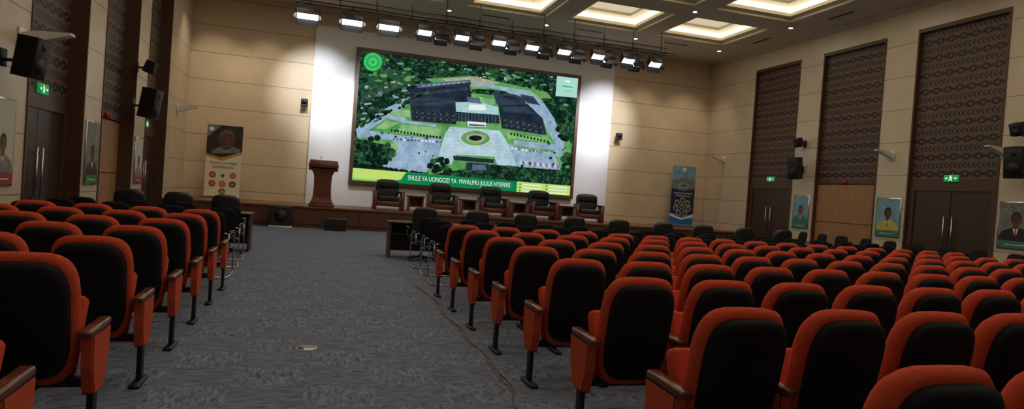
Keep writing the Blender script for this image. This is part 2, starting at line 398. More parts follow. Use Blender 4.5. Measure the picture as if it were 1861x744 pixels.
P2([(893,172),(930,172),(950,178),(952,190),(900,192)],'s_roofm');P2([(905,175),(928,176),(945,181),(925,183)],'s_roof')
P2([(902,192),(955,190),(982,215),(985,226),(905,212)],'s_roof')
P2([(905,212),(985,226),(990,246),(908,234)],'s_wall')
P2([(910,196),(952,194),(970,208),(912,204)],'s_roofm')
P2([(940,172),(965,176),(978,192),(955,188)],'s_roofm')
for r_,(x0,y0,x1,y1,kk) in enumerate(((748,205,825,211,7),(748,213,825,219,7),(908,217,984,231,6),(909,226,986,240,6))):
    for i in range(14):
        t=i/14;a=x0+(x1-x0)*t;b=y0+(y1-y0)*t;P2([(a,b),(a+2.6,b+.3),(a+2.6,b+3),(a,b+2.7)],'s_roofl' if i%2 else 's_roof')
P2([(825,188),(866,186),(902,196),(903,210),(826,205)],'s_canopy')
P2([(850,192),(878,192),(880,202),(848,202)],'s_white')
P2([(826,205),(903,210),(905,226),(826,222)],'s_wall')
for i in range(12): P2([(830+i*6,207+i*.4),(831+i*6,207+i*.4),(831+i*6,223+i*.3),(830+i*6,223+i*.3)],'s_roofl')
P2([(845,178),(873,180),(873,190),(848,188)],'s_roofl')
P2([(846,222),(880,224),(879,232),(848,231)],'s_white');P2([(849,226),(878,228),(878,231),(849,230)],'s_roofl')
P2([(868,178),(895,182),(893,192),(870,188)],'s_grass2')
P2([(700,205),(742,202),(744,216),(706,212)],'s_grass2')
P2([(820,284),(895,290),(893,297),(822,292)],'s_roof');P2([(845,296),(885,298),(888,312),(842,310)],'s_wall')
P2([(855,300),(880,300),(880,310),(855,310)],'s_roofl')
for i in range(70):
    a=random.uniform(690,1025);b=random.uniform(158,305)
    if 738<a<992 and 150<b<246: continue
    if 790<a<935 and 230<b<303: continue
    r_=random.uniform(1.2,3);ELL(a,b,r_,r_*.9,random.choice(['s_dtree','s_ttree']),0,8,.15)
for i in range(45):
    t=random.random();a=650+t*120+random.uniform(-6,6);b=235-t*62+random.uniform(-6,3);ELL(a,b,random.uniform(3,6),random.uniform(1.5,3.5),random.choice(['s_dtree','s_ttree']),-.4,9,.2)
for cx_,cy__,a_,b_,n_ in ((680,278,32,26,34),(668,298,28,14,14),(1022,225,14,30,20),(1024,292,8,16,10),(796,305,22,16,16),(915,312,22,10,12)):
    for i in range(n_):
        t=random.uniform(0,6.28);q=math.sqrt(random.random());ELL(cx_+a_*q*math.cos(t),cy__+b_*q*math.sin(t),random.uniform(4,8),random.uniform(3.5,6),random.choice(['s_dtree','s_dtree','s_ttree']),0,10,.2)
for i in range(16): ELL(710+i*5.8,240+i*.8,1.8,2.6,'s_dtree',n=8)
for i in range(12): ELL(925+i*6,244+i*1.2,1.8,2.6,'s_dtree',n=8)
for i in range(14): ELL(655+i*9+random.uniform(-2,2),303+i*1.2,6,4,'s_dtree',n=10)
for i in range(14):
    a=712+i*6.5;P2([(a,254+i*.3),(a+3.5,254.2+i*.3),(a+3,257+i*.3),(a-.5,257+i*.3)],random.choice(['s_white','s_roof','s_red','s_roofl']))
for i in range(13):
    a=706+i*5;P2([(a,296),(a+.7,296),(a-.3,305),(a-1.1,305)],'s_line')
for i in range(12):
    a=722+i*5;P2([(a,276),(a+.6,276),(a-.2,284),(a-.9,284)],'s_line')
for i in range(14):
    a=940+i*5.2;P2([(a,292+i*.5),(a+2.6,292.2+i*.5),(a+3.4,299+i*.5),(a+.9,298.7+i*.5)],'s_red' if i%2 else 's_line')
for i in range(9):
    a=925+i*6.5;P2([(a,268+i*.8),(a+3,268.3+i*.8),(a+3,272+i*.8),(a,271.5+i*.8)],random.choice(['s_white','s_roof','s_roofl']))
def UV(pts,k,o=0):
    lay[0]+=.0002
    mb.poly([(min(max(SX0+u*(SX1-SX0),U0),U1),YS-lay[0],min(max(SZ0+v*(SZ1-SZ0),V0),V1)) for u,v in pts],k)
UV([(0,0),(1,0),(1,.105),(0,.115)],'s_lime')
UV([(0,0),(.24,0),(.235,.04),(0,.04)],'s_lime2')
UV([(.17,0),(.25,0),(.225,.06),(.19,.045)],'s_tgreen')
UV([(.235,.112),(.73,.108),(.73,0),(.16,0),(.215,.05)],'s_green')
for i in range(6):
    u=.745+(i%2)*.125;v=.088-(i//2)*.025
    UV([(u+.004*math.cos(t*.785),v+.008*math.sin(t*.785)) for t in range(8)],'s_green')
    UV([(u+.012,v-.005),(u+.1,v-.005),(u+.1,v+.004),(u+.012,v+.004)],'s_white')
lt=lay[0]+.004
ELL(676,117,17,17,'s_tgreen',n=32);ELL(676,117,14.4,14.4,'s_lime2',n=32);ELL(676,117,13.2,13.2,'s_tgreen',n=32)
ELL(676,117,7,7,'s_lime2',n=24);ELL(676,117,4.5,4.5,'s_tgreen',n=24)
P2([(1008,139),(1047,143),(1045,178),(1005,175)],'s_card')
P2([(1022,146),(1032,147),(1032,151),(1022,150)],'s_white');P2([(1018,156),(1036,158),(1036,160),(1018,158)],'s_tgreen');P2([(1020,165),(1034,166),(1034,167),(1020,166)],'s_tgreen')
mb.obj('display_picture',parent=scr)
def wu(u): return SX0+u*(SX1-SX0)
text('SHULE YA UONGOZI YA  MWALIMU JULIUS NYERERE',(wu(.472),YS-lt-.005,SZ0+.072*(SZ1-SZ0)),(math.pi/2,0,0),'s_white',scr,width=wu(.70)-wu(.245),size=.25)
# ---------------------------------------------------------------- auditorium chairs
def outline(wb,wt,z0,z1,dx,dz,n=32,e=4.0):
    pts=[];zc=(z0+z1)/2;b=(z1-z0)/2+dz
    for i in range(n):
        t=2*math.pi*i/n;cc,ss=math.cos(t),math.sin(t)
        zz=zc+b*math.copysign(abs(ss)**(2/e),ss);q=(zz-z0)/(z1-z0)
        a=wb+(wt-wb)*q+dx
        pts.append((a*math.copysign(abs(cc)**(2/e),cc),zz))
    return pts
def ringl(pts,y,curv=.35,lean=.2,z0=.4):
    return [Vector((px,y-(pz-z0)*lean+curv*px*px,pz)) for px,pz in pts]
def aud_chair(armside,extra=False):
    mb=MB()
    wb,wt,z0,z1=.212,.224,.36,.995
    y0=.06
    mb.loft([ringl(outline(wb,wt,z0,z1,dx,dz),y0+y) for y,dx,dz in ((-.095,-.055,-.055),(-.088,-.022,-.024),(-.07,-.005,-.005),(-.03,0,0),(0,0,0))],'black')
    mb.loft([ringl(outline(wb,wt,z0,z1,dx,dz),y0+y) for y,dx,dz in ((-.035,-.01,-.01),(-.03,.01,.02),(.0,.024,.045),(.045,.022,.042),(.085,.0,.015),(.10,-.05,-.04))],'red')
    T=Matrix.Translation((0,.17,.40))@Matrix.Rotation(math.radians(68),4,'X')
    mb.rbox(-.205,.205,-.06,.38,-.04,.06,'red',.03,3,T)
    mb.rbox(-.19,.19,-.04,.34,-.065,-.03,'blackpl',.012,1,T)
    mb.box(-.27,.27,.10,.15,.30,.35,'blackpl')
    def arm(cx):
        a,b=cx-.03,cx+.03
        mb.rbox(a-.004,b+.004,-.02,.33,.595,.635,'armwood',.014,2,Matrix.Rotation(math.radians(3),4,'X'))
        mb.prism([(.0,.60),(.31,.61),(.29,.42),(.22,.27),(.06,.27),(.01,.42)],a+.006,b-.006,'blackpl')
        for x0,x1 in ((a,a+.008),(b-.008,b)):
            mb.prism([(.015,.59),(.30,.595),(.28,.43),(.215,.28),(.07,.28),(.022,.43)],x0,x1,'redpanel')
        mb.prism([(-.004,.59),(.004,.59),(.012,.43),(.062,.28),(.054,.28),(.004,.43)],a+.004,b-.004,'redpanel')
        mb.box(cx-.016,cx+.016,.10,.17,.02,.30,'blackpl')
        mb.rbox(cx-.035,cx+.035,-.02,.26,.0,.028,'blackpl',.01,1)
    arm(armside*.295)
    if extra: arm(-armside*.295)
    return mb.mesh('auditorium_chair_mesh')
PX=.60
cR=aud_chair(-1);cL=aud_chair(1);cRe=aud_chair(-1,True);cLe=aud_chair(1,True)
for k in range(-3,5):
    for n in range(16):
        inst(cRe if n==15 else cR,'auditorium_chair',(2.02+PX*n,4.83+1.046*k,0))
for k in range(-2,5):
    for n in range(5):
        inst(cLe if n==4 else cL,'auditorium_chair',(-1.40-PX*n,4.97+1.046*k,0))
# ---------------------------------------------------------------- cantilever conference chair
def conf():
    mb=MB()
    mb.rbox(-.23,.23,-.20,.25,.42,.49,'black',.03,2)
    mb.loft([ringl(outline(.20,.215,.50,.97,dx,dz,24),-.2+y,.4,.18,.5) for y,dx,dz in ((-.035,-.03,-.03),(-.02,0,0),(.02,0,0),(.035,-.03,-.03))],'black')
    for sx in (-1,1):
        x=sx*.265
        path=[(x,-.22,.64),(x,.12,.66),(x,.2,.64),(x,.24,.58),(x,.24,.08),(x,.22,.03),(x,.16,.014),(x,-.22,.014)]
        mb.tube(path,.012,'metal',8)
        mb.rbox(x-.022,x+.022,-.2,.14,.66,.685,'blackpl',.008,1)
        mb.tube([(x,-.22,.64),(sx*.2,-.25,.66)],.011,'metal',6)
        mb.tube([(x,.2,.44),(sx*.2,.2,.44)],.011,'metal',6);mb.tube([(x,-.22,.64),(x,-.23,.45),(sx*.2,-.18,.44)],.011,'metal',6)
    mb.tube([(-.265,-.22,.014),(.265,-.22,.014)],.012,'metal',8)
    return mb.mesh('conference_chair_mesh')
cc=conf()
for r,yy in enumerate((10.35,11.45,12.5)):
    for n in range(15):
        inst(cc,'conference_chair',(2.1+.74*n+random.uniform(-.03,.03),yy+random.uniform(-.06,.06),0),random.uniform(-.08,.08))
for r,yy in enumerate((10.5,11.6,12.7)):
    for n in range(4):
        inst(cc,'conference_chair',(-1.45-.74*n+random.uniform(-.03,.03),yy+random.uniform(-.05,.05),0),random.uniform(-.1,.1))
for n in range(10): inst(cc,'conference_chair',(15.0,11.0+.85*n,0),math.pi/2+random.uniform(-.15,.15))
def execch():
    mb=MB()
    mb.rbox(-.27,.27,-.25,.27,.42,.54,'leather',.04,3)
    mb.loft([ringl(outline(.25,.26,.5,1.13,dx,dz,28),-.22+y,.5,.16,.5) for y,dx,dz in ((-.07,-.05,-.05),(-.05,-.01,-.01),(.0,.0,.0),(.05,-.01,-.01),(.07,-.05,-.05))],'leather')
    for sx in (-1,1):
        mb.rbox(sx*.30-.03,sx*.30+.03,-.2,.2,.66,.70,'leather',.012,2);mb.tube([(sx*.3,.12,.66),(sx*.3,.1,.5),(sx*.24,.05,.45)],.018,'blackpl')
    mb.cyl((0,0,.08),(0,0,.42),.03,'metal')
    for i in range(5):
        a=2*math.pi*i/5;mb.tube([(0,0,.1),(.28*math.cos(a),.28*math.sin(a),.07)],.022,'blackpl',6,.015)
        mb.cyl((.28*math.cos(a)-.02,.28*math.sin(a),.03),(.28*math.cos(a)+.02,.28*math.sin(a),.03),.03,'blackpl',10)
    return mb.mesh('executive_chair_mesh')
ec=execch()
def table(L_):
    mb=MB()
    mb.rbox(0,L_,-.3,.3,.73,.77,'door',.008,1)
    mb.box(.02,.06,-.27,.27,0,.73,'door');mb.box(L_-.06,L_-.02,-.27,.27,0,.73,'door');mb.box(.06,L_-.06,.18,.21,.12,.73,'door')
    mb.box(.06,L_-.06,-.2,.18,.5,.52,'door')
    return mb.mesh('conference_table_mesh')
tb=table(2.3)
for i in range(4): inst(tb,'conference_table',(1.5+2.34*i,14.2,0))
for i in range(9): inst(ec,'executive_chair',(2.15+1.08*i,13.55,0),random.uniform(-.1,.1))
inst(tb,'conference_table',(-3.5,14.2,0));
for i in range(3): inst(ec,'executive_chair',(-1.6-.8*i,13.5,0))
# ---------------------------------------------------------------- stage armchairs & side tables
def armchair():
    mb=MB()
    mb.rbox(-.46,.46,-.36,.30,.12,.30,'podwood',.02,1)
    mb.rbox(-.34,.34,-.38,.25,.28,.46,'leather',.05,3)
    T=Matrix.Translation((0,.2,.4))@Matrix.Rotation(math.radians(-10),4,'X')
    mb.loft([[T@Vector((px,y+.1*px*px,pz)) for px,pz in outline(.36,.38,0,.62,dx,dz,28,4)] for y,dx,dz in ((-.04,-.05,-.05),(-.02,0,0),(.08,.02,.02),(.12,-.04,-.04))],'leather')
    mb.rbox(-.33,.33,.1,.2,.74,.96,'leather',.04,3,Matrix.Translation((0,.02,0)))
    for sx in (-1,1):
        mb.rbox(sx*.43-.07,sx*.43+.07,-.38,.26,.56,.63,'leather',.03,3)
        mb.rbox(sx*.44-.04,sx*.44+.04,-.40,.28,.0,.57,'podwood',.015,1)
        mb.rbox(sx*.44-.06,sx*.44+.06,-.42,-.36,0,.60,'podwood',.015,1)
    return mb.mesh('leather_armchair_mesh')
ac=armchair()
for i,x in enumerate((2.4,4.3,6.2,8.1,10.0)):
    inst(ac,'leather_armchair',(x,23.3,ZS),(0,0,0,.05,-.2)[i],(1.08,1.08,1.05))
mb=MB();mb.rbox(-.3,.3,-.28,.28,.50,.56,'podwood',.01,1);mb.box(-.27,-.21,-.25,.25,0,.5,'podwood');mb.box(.21,.27,-.25,.25,0,.5,'podwood');mb.box(-.21,.21,-.25,.25,.16,.20,'podwood');mb.box(-.21,.21,.2,.25,.2,.5,'podwood')
st=mb.mesh('side_table_mesh')
for x in (3.35,5.25,7.15,9.03): inst(st,'side_table',(x,23.2,ZS))
# ---------------------------------------------------------------- podium
mb=MB()
mb.rbox(-.40,.40,-.28,.28,0,.10,'podwood',.015,1);mb.rbox(-.36,.36,-.25,.25,.10,.17,'podwood',.02,1)
def rr(a,b,z): return [Vector(p) for p in ((-a,-b,z),(a,-b,z),(a,b,z),(-a,b,z))]
mb.loft([rr(a,b,z) for a,b,z in ((.33,.22,.17),(.29,.20,.3),(.27,.18,.7),(.28,.19,1.0),(.34,.23,1.14),(.41,.28,1.24))],'podwood',smooth=False)
mb.box(-.17,.17,.18,.215,.35,.95,'podwood')
T=Matrix.Translation((0,0,1.33))@Matrix.Rotation(math.radians(12),4,'X')
mb.rbox(-.47,.47,-.30,.30,-.06,.02,'podwood',.015,1,T)
mb.rbox(-.47,.47,-.33,-.27,-.09,.06,'podwood',.015,1,T);mb.rbox(-.44,.44,.27,.33,-.12,.12,'podwood',.015,1,T)
mb.tube([(.1,.1,1.35),(.1,.05,1.5),(.1,-.02,1.6)],.007,'blackpl',6);mb.tube([(.1,-.02,1.6),(.1,-.05,1.63)],.015,'blackpl',8)
mb.obj('podium',(.17,22.4,ZS),math.pi)
mb=MB();mb.prism([(-.22,0),(.22,0),(.22,.12),(-.02,.40),(-.22,.36)],-.33,.33,'spk');mb.rbox(-.3,.3,.0,.02,.1,.12,'spk',.003,1);mb.obj('stage_monitor_speaker',(.62,21.2,0))
mb=MB();mb.rbox(-.32,.32,-.2,.25,0.06,.66,'spk',.02,1);mb.rbox(-.33,.33,-.24,.25,0,.06,'wp',.01,1);mb.box(-.29,.29,-.212,-.2,.1,.62,'cone');mb.cyl((0,-.212,.36),(0,-.222,.36),.2,'spk',20);mb.obj('subwoofer_speaker',(-1.0,21.4,0))
# ---------------------------------------------------------------- wall speakers
def speaker(name,loc,w,hh,d,rz,tilt,bracket):
    mb=MB();T=Matrix.Rotation(tilt,4,'X')
    mb.prism([(-w/2,d/2),(w/2,d/2),(w*.36,-d/2),(-w*.36,-d/2)][::-1],-hh/2,hh/2,'spk',T,'z')
    mb.rbox(-w*.46,w*.46,d/2-.01,d/2+.012,-hh*.47,hh*.47,'spk',.005,1,T)
    mb.cyl(T@Vector((0,d/2+.012,-hh*.18)),T@Vector((0,d/2+.02,-hh*.18)),w*.36,'spk',20)
    mb.cyl(T@Vector((0,d/2+.012,hh*.3)),T@Vector((0,d/2+.02,hh*.3)),w*.16,'spk',16)
    mb.tube([(0,-d/2,-hh*.1),(0,-d/2-bracket*.6,-hh*.1),(0,-d/2-bracket,-hh*.1)],.025,'blackpl',8)
    mb.rbox(-.07,.07,-d/2-bracket-.0,-d/2-bracket+.02,-.16,.1,'blackpl',.005,1)
    return mb.obj(name,loc,rz)
speaker('wall_speaker',(XL+.43,17.9,3.1),.40,.72,.36,-math.pi/2-.2,math.radians(-8),.22)
speaker('wall_speaker',(XL+.40,11.05,2.98),.32,.58,.3,-math.pi/2-.2,math.radians(-8),.22)
for y in (18.7,11.3):
    speaker('wall_speaker',(XR-.43,y+.1,3.1),.40,.74,.36,math.pi/2+.3,math.radians(-8),.2)
speaker('surround_speaker',(XL+.31,18.2,4.02),.24,.3,.22,-math.pi/2,math.radians(-20),.16)
for y,z in ((18.9,4.0),(11.5,3.9)):
    speaker('surround_speaker',(XR-.31,y,z),.28,.3,.22,math.pi/2,math.radians(-20),.16)
def wing(loc,rz,sc_=1):
    mb=MB();mb.prism([(0,.0),(.0,-.16),(.18,-.10),(.6,.04),(.6,.07),(.2,.05)],-.08,.08,'wp');mb.rbox(-.1,.1,.0,.03,-.2,.08,'wp',.01,1);mb.obj('wall_lamp',loc,rz).scale=(sc_,)*3
for y,z,s_ in ((23.3,3.55,1),(11.75,3.42,1.15)):
    wing((XL+.005,y,z),-math.pi/2,s_)
for y,z in ((23.6,3.62),(15.3,3.5),(12.0,3.45)):
    wing((XR-.005,y,z),math.pi/2)
def exitsign(loc,rz):
    mb=MB();mb.rbox(-.21,.21,-.02,.02,-.09,.09,'greenpl',.008,1)
    y=.0215
    mb.poly([(-.04,y,-.07),(-.02,y,-.07),(.0,y,-.03),(.02,y,-.035),(.045,y,-.07),(.06,y,-.06),(.035,y,-.01),(.01,y,.0),(.02,y,.025),(.05,y,.02),(.05,y,.035),(.01,y,.045),(-.02,y,.035),(-.04,y,.01),(-.03,y,0),(-.015,y,.015),(-.02,y,-.02)],'whiteem')
    mb.poly([(.02+.016*math.cos(t),y,.062+.016*math.sin(t)) for t in [i*.7854 for i in range(8)]],'whiteem')
    for sx in (-1,1):
        mb.poly([(sx*.17,y,0),(sx*.14,y,.03),(sx*.14,y,.01),(sx*.09,y,.01),(sx*.09,y,-.01),(sx*.14,y,-.01),(sx*.14,y,-.03)],'whiteem')
    mb.obj('exit_sign',loc,rz)
for y in (20.66,13.41):
    exitsign((XL-.3+.055,y,ZB+.14),-math.pi/2);exitsign((XR+.1-.055,y,ZB+.14),math.pi/2)
for X,sg in ((XL-.268,1),(XR+.068,-1)):
    mb=MB();mb.cyl((0,0,0),(sg*.06,0,0),.07,'redpl',16);mb.cyl((sg*.06,0,0),(sg*.09,0,0),.04,'redpl',12);mb.obj('fire_alarm',(X,17.1,ZB+.03))
for x,y,z in ((-.62,D-.002,4.15),(11.75,D-.002,4.1)):
    mb=MB();mb.rbox(-.09,.09,-.03,0,-.1,.1,'wp',.01,1);mb.tube([(0,-.03,0),(0,-.22,-.03)],.02,'blackpl');mb.rbox(-.13,.13,-.36,-.16,-.02,.05,'blackpl',.015,2);mb.rbox(-.12,.12,-.38,-.18,.06,.26,'blackpl',.04,3);mb.cyl((0,-.38,.16),(0,-.43,.16),.06,'cone',16);mb.obj('ptz_camera',(x,y,z))
# ---------------------------------------------------------------- banners & posters
for k_,c_ in (('b_cream',(226,216,194)),('b_blue',(34,108,180)),('b_navy',(20,44,80)),('b_gold',(184,148,66)),('b_or',(206,96,46)),('b_gr',(44,124,64)),('b_rd',(160,44,42)),('b_w',(228,228,222)),('b_k',(30,27,26)),('b_teal',(58,116,100)),('b_yel',(188,178,80))): M[k_]=mat('print_'+k_[2:],c_,.5,var=.08,scale=12)
M['b_dark']=mat('banner_dark',(46,40,34),.5,var=.3,scale=4);M['b_sky']=mat('print_sky',(118,158,178),.5,var=.25,scale=3);M['b_gray']=mat('print_gray',(120,118,112),.5,var=.35,scale=6)
def disc(mb,cx,cz,r,k,y,rz=None,n=18): mb.poly([(cx+r*math.cos(2*math.pi*i/n),y,cz+(rz or r)*math.sin(2*math.pi*i/n)) for i in range(n)],k)
def portrait(mb,cx,z0,S,skin,suit,y,hair='hair'):
    p=lambda x,z,o:(cx+x*S,y-o,z0+z*S)
    mb.poly([p(-.52,0,0),p(.52,0,0),p(.50,.20,0),p(.42,.33,0),p(.26,.41,0),p(.10,.47,0),p(-.10,.47,0),p(-.26,.41,0),p(-.42,.33,0),p(-.50,.20,0)],suit)
    mb.poly([p(-.09,.46,.001),p(.09,.46,.001),p(.02,.2,.001),p(-.02,.2,.001)],'b_w')
    mb.poly([p(-.02,.40,.002),p(.02,.40,.002),p(.028,.22,.002),p(0,.18,.002),p(-.028,.22,.002)],'b_rd')
    mb.poly([p(-.085,.45,.0022),p(0,.40,.0022),p(.085,.45,.0022),p(.09,.58,.0022),p(-.09,.58,.0022)],skin)
    mb.poly([p(.165*math.cos(t)*(1 if math.sin(t)>-.2 else .86),.70+.215*math.sin(t)+.03,.003) for t in [i*.2618 for i in range(24)]],hair)
    mb.poly([p(.15*math.cos(t)*(1 if math.sin(t)>-.3 else .84),.68+.195*math.sin(t),.0035) for t in [i*.2618 for i in range(24)]],skin)
    for sx in(-1,1):
        disc(mb,cx+sx*.155*S,z0+.67*S,.02*S,skin,y-.0032,.04*S,8)
        disc(mb,cx+sx*.058*S,z0+.70*S,.026*S,'hair',y-.004,.009*S,8)
        mb.poly([p(sx*.095,.735,.004),p(sx*.03,.73,.004),p(sx*.035,.742,.004),p(sx*.085,.75,.004)],hair)
    mb.poly([p(-.028,.625,.004),p(.028,.625,.004),p(.01,.66,.004),p(-.01,.66,.004)],'hair')
    mb.poly([p(-.055,.575,.004),p(0,.565,.004),p(.055,.575,.004),p(0,.588,.004)],'b_rd')
def banner(name,loc,rz):
    e=bpy.data.objects.new(name,None);COL.objects.link(e);e.location=loc;e.rotation_euler=(0,0,rz);return e
e=banner('roll_up_banner',(-3.12,24.45,ZS),0);e.scale=(1.08,1.08,1.08)
BW,BH=1.05,2.32
y=-.002
mb=MB();mb.rbox(-BW/2-.03,BW/2+.03,-.12,.12,0,.08,'metal',.02,2);mb.tube([(0,.04,.08),(0,.04,BH)],.012,'metal');mb.box(-BW/2,BW/2,0,.006,.08,BH,'b_cream')
mb.poly([(-BW/2,y,1.38),(-.1,y,1.28),(BW/2,y,1.5),(BW/2,y,BH),(-BW/2,y,BH)],'b_dark')
mb.poly([(-BW/2,y-.001,1.32),(-.05,y-.001,1.20),(BW/2,y-.001,1.44),(BW/2,y-.001,1.52),(-.05,y-.001,1.28),(-BW/2,y-.001,1.40)],'b_gold')
mb.poly([(-BW/2,y-.001,1.9),(-BW/2,y-.001,BH),(-.12,y-.001,BH)],'b_gray')
disc(mb,-.4,BH-.14,.07,'b_w',y-.003)
cx,zc=.06,1.82
mb.poly([(cx-.42,y-.002,1.40),(cx+.40,y-.002,1.48),(cx+.40,y-.002,1.60),(cx+.2,y-.002,1.66),(cx-.22,y-.002,1.62),(cx-.42,y-.002,1.5)],'b_gray')
disc(mb,cx,zc+.09,.235,'grayhair',y-.003,.28);disc(mb,cx,zc,.215,'skin',y-.004,.27)
for sx in (-1,1):
    disc(mb,cx+sx*.085,zc+.04,.036,'skin2',y-.005,.022,10);disc(mb,cx+sx*.085,zc+.035,.028,'b_k',y-.006,.011,8)
    mb.poly([(cx+sx*.14,y-.005,zc+.075),(cx+sx*.03,y-.005,zc+.08),(cx+sx*.04,y-.005,zc+.10),(cx+sx*.13,y-.005,zc+.10)],'grayhair')
    disc(mb,cx+sx*.22,zc,.03,'skin',y-.0035,.05,10)
mb.poly([(cx-.05,y-.005,zc-.06),(cx+.05,y-.005,zc-.06),(cx+.015,y-.005,zc+.04),(cx-.015,y-.005,zc+.04)],'skin2')
disc(mb,cx,zc-.095,.075,'b_k',y-.005,.016,12);disc(mb,cx,zc-.13,.07,'skin2',y-.0055,.02,12)
for i,(px,pz,k) in enumerate(((-.3,.74,'b_rd'),(0,.72,'b_w'),(.3,.74,'b_or'),(-.3,.46,'b_rd'),(0,.46,'b_or'),(.3,.46,'b_k'),(.0,.22,'b_gr'))):
    disc(mb,px,pz,.10,k,y-.001);disc(mb,px,pz,.06,'b_gold' if k!='b_w' else 'b_gr',y-.002)
mb.obj('banner_stand',parent=e)
text('MWALIMU JULIUS NYERERE',(0,-.012,1.12),(math.pi/2,0,0),'b_k',e,width=.8,size=.095)
text('LEADERSHIP SCHOOL',(0,-.012,.99),(math.pi/2,0,0),'b_k',e,width=.62,size=.095)
e=banner('roll_up_banner',(14.75,24.45,ZS),0);BH=2.55;BW=1.1
mb=MB();mb.rbox(-BW/2-.03,BW/2+.03,-.12,.12,0,.08,'metal',.02,2);mb.tube([(0,.04,.08),(0,.04,BH)],.012,'metal');mb.box(-BW/2,BW/2,0,.006,.08,BH,'b_blue')
mb.poly([(-BW/2,y,1.9),(BW/2,y,2.0),(BW/2,y,BH),(-BW/2,y,BH)],'b_sky')
mb.poly([(-BW/2,y-.001,1.5),(BW/2,y-.001,1.5),(BW/2,y-.001,1.98),(0,y-.001,2.06),(-BW/2,y-.001,1.9)],'b_gray')
disc(mb,0,1.72,.3,'b_sky',y-.002,.12);disc(mb,0,1.72,.16,'b_gr',y-.003,.06)
mb.poly([(-BW/2,y-.002,.55),(BW/2,y-.002,.5),(BW/2,y-.002,1.62),(0,y-.002,1.5),(-BW/2,y-.002,1.6)],'b_navy')
mb.poly([(-BW/2,y-.003,.42),(0,y-.003,.28),(BW/2,y-.003,.42),(BW/2,y-.003,.55),(0,y-.003,.36),(-BW/2,y-.003,.55)],'b_w')
disc(mb,0,BH-.14,.09,'b_w',y-.003)
for px,pz in ((0,1.12),(-.25,1.0),(.25,1.0),(-.3,.78),(.3,.78),(-.15,.58),(.15,.58),(0,.84)):
    disc(mb,px,pz,.115,'b_w',y-.004);disc(mb,px,pz,.10,'b_gray',y-.005);disc(mb,px,pz-.03,.065,'b_k',y-.006,.05);disc(mb,px,pz+.03,.035,'skin2',y-.007,.045,12)
mb.obj('banner_stand',parent=e)
text('MWALIMU JULIUS NYERERE',(0,-.012,1.40),(math.pi/2,0,0),'b_w',e,width=.9,size=.09)
text('LEADERSHIP SCHOOL',(0,-.012,1.29),(math.pi/2,0,0),'b_w',e,width=.7,size=.09)
def poster(side,yc,w,z0,z1,skin,suit,bg,strip):
    e=bpy.data.objects.new('framed_portrait',None);COL.objects.link(e)
    e.location=(XL+.02,yc,0) if side<0 else (XR-.02,yc,0);e.rotation_euler=(0,0,math.pi/2 if side<0 else -math.pi/2)
    mb=MB();mb.rbox(-w/2,w/2,-.015,.018,z0,z1,'metal',.005,1);mb.poly([(-w/2+.03,-.0165,z0+.03),(w/2-.03,-.0165,z0+.03),(w/2-.03,-.0165,z1-.03),(-w/2+.03,-.0165,z1-.03)],bg)
    portrait(mb,0,z0+.16,(w-.07)/1.04,skin,suit,-.018)
    mb.poly([(-w/2+.03,-.026,z0+.03),(w/2-.03,-.026,z0+.03),(w/2-.03,-.026,z0+.20),(-w/2+.03,-.026,z0+.20)],strip)
    mb.poly([(-w*.28,-.0265,z0+.10),(w*.28,-.0265,z0+.10),(w*.28,-.0265,z0+.115),(-w*.28,-.0265,z0+.115)],'b_w')
    mb.obj('print',parent=e)
    return e
poster(1,18.88,.78,1.05,2.2,'skin2','b_teal','b_sky','b_teal')
poster(1,15.26,.86,1.05,2.2,'skin','b_yel','b_sky','b_teal')
poster(1,11.58,.88,1.05,2.2,'skin','b_k','b_gray','b_teal')
poster(-1,18.88,.7,1.1,2.3,'skin2','b_gray','paper','b_rd')
poster(-1,15.26,.8,1.1,2.4,'skin','b_k','b_gray','b_gr')
poster(-1,11.3,.75,1.1,2.4,'skin2','b_gray','paper','b_rd')
# ---------------------------------------------------------------- lighting truss
tr=bpy.data.objects.new('lighting_truss',None);COL.objects.link(tr)
TY=21.5;TZ=6.98
mb=MB()
for yy,zz in ((TY,TZ),(TY-.45,TZ-.02)):
    mb.tube([(-1.0,yy,zz),(11.9,yy,zz)],.03,'rail',8)
for i in range(12):
    x=-.8+i*1.13
    mb.tube([(x,TY,TZ),(x,TY-.45,TZ-.02)],.02,'rail',6);mb.tube([(x,TY,TZ),(x,TY,H-.001)],.018,'rail',6)
mb.tube([(-1.0,TY+.02,TZ+.25),(11.9,TY+.02,TZ+.25)],.02,'rail',6)
mb.obj('pipes',parent=tr)
def fixture(x,yy,z,face,w=.42,rx=0,rz=0,s=1.12):
    mb=MB();T=Matrix.Translation((0,0,-.32))@Matrix.Rotation(rx,4,'X')
    mb.rbox(-w/2,w/2,-.13,.13,-.02,.18,'rail',.02,1,T)
    mb.box(-w/2+.03,w/2-.03,-.11,.11,-.03,-.019,face,T)
    for sy_ in (-1,1):
        T2=T@Matrix.Translation((0,sy_*.13,-.02))@Matrix.Rotation(sy_*.5,4,'X')
        mb.box(-w/2,w/2,-.006,.006,-.17,0,'rail',T2)
    for sx in (-1,1):
        T2=T@Matrix.Translation((sx*w/2,0,-.02))@Matrix.Rotation(-sx*.5,4,'Y')
        mb.box(-.006,.006,-.1,.1,-.14,0,'rail',T2)
        mb.tube([(sx*(w/2+.015),0,-.27),(sx*(w/2+.015),0,-.08),(sx*.05,0,-.03)],.012,'rail',6)
    mb.tube([(0,0,-.04),(0,0,.06)],.02,'rail',6);mb.rbox(-.04,.04,-.04,.04,-.03,.055,'rail',.008,1)
    o=mb.obj('stage_light',(x,yy,z),rz);o.scale=(s,s,s);return o
lx=[-.6,.72,1.85,2.98,4.2,5.45,6.6,7.75,9.0,10.15,11.2]
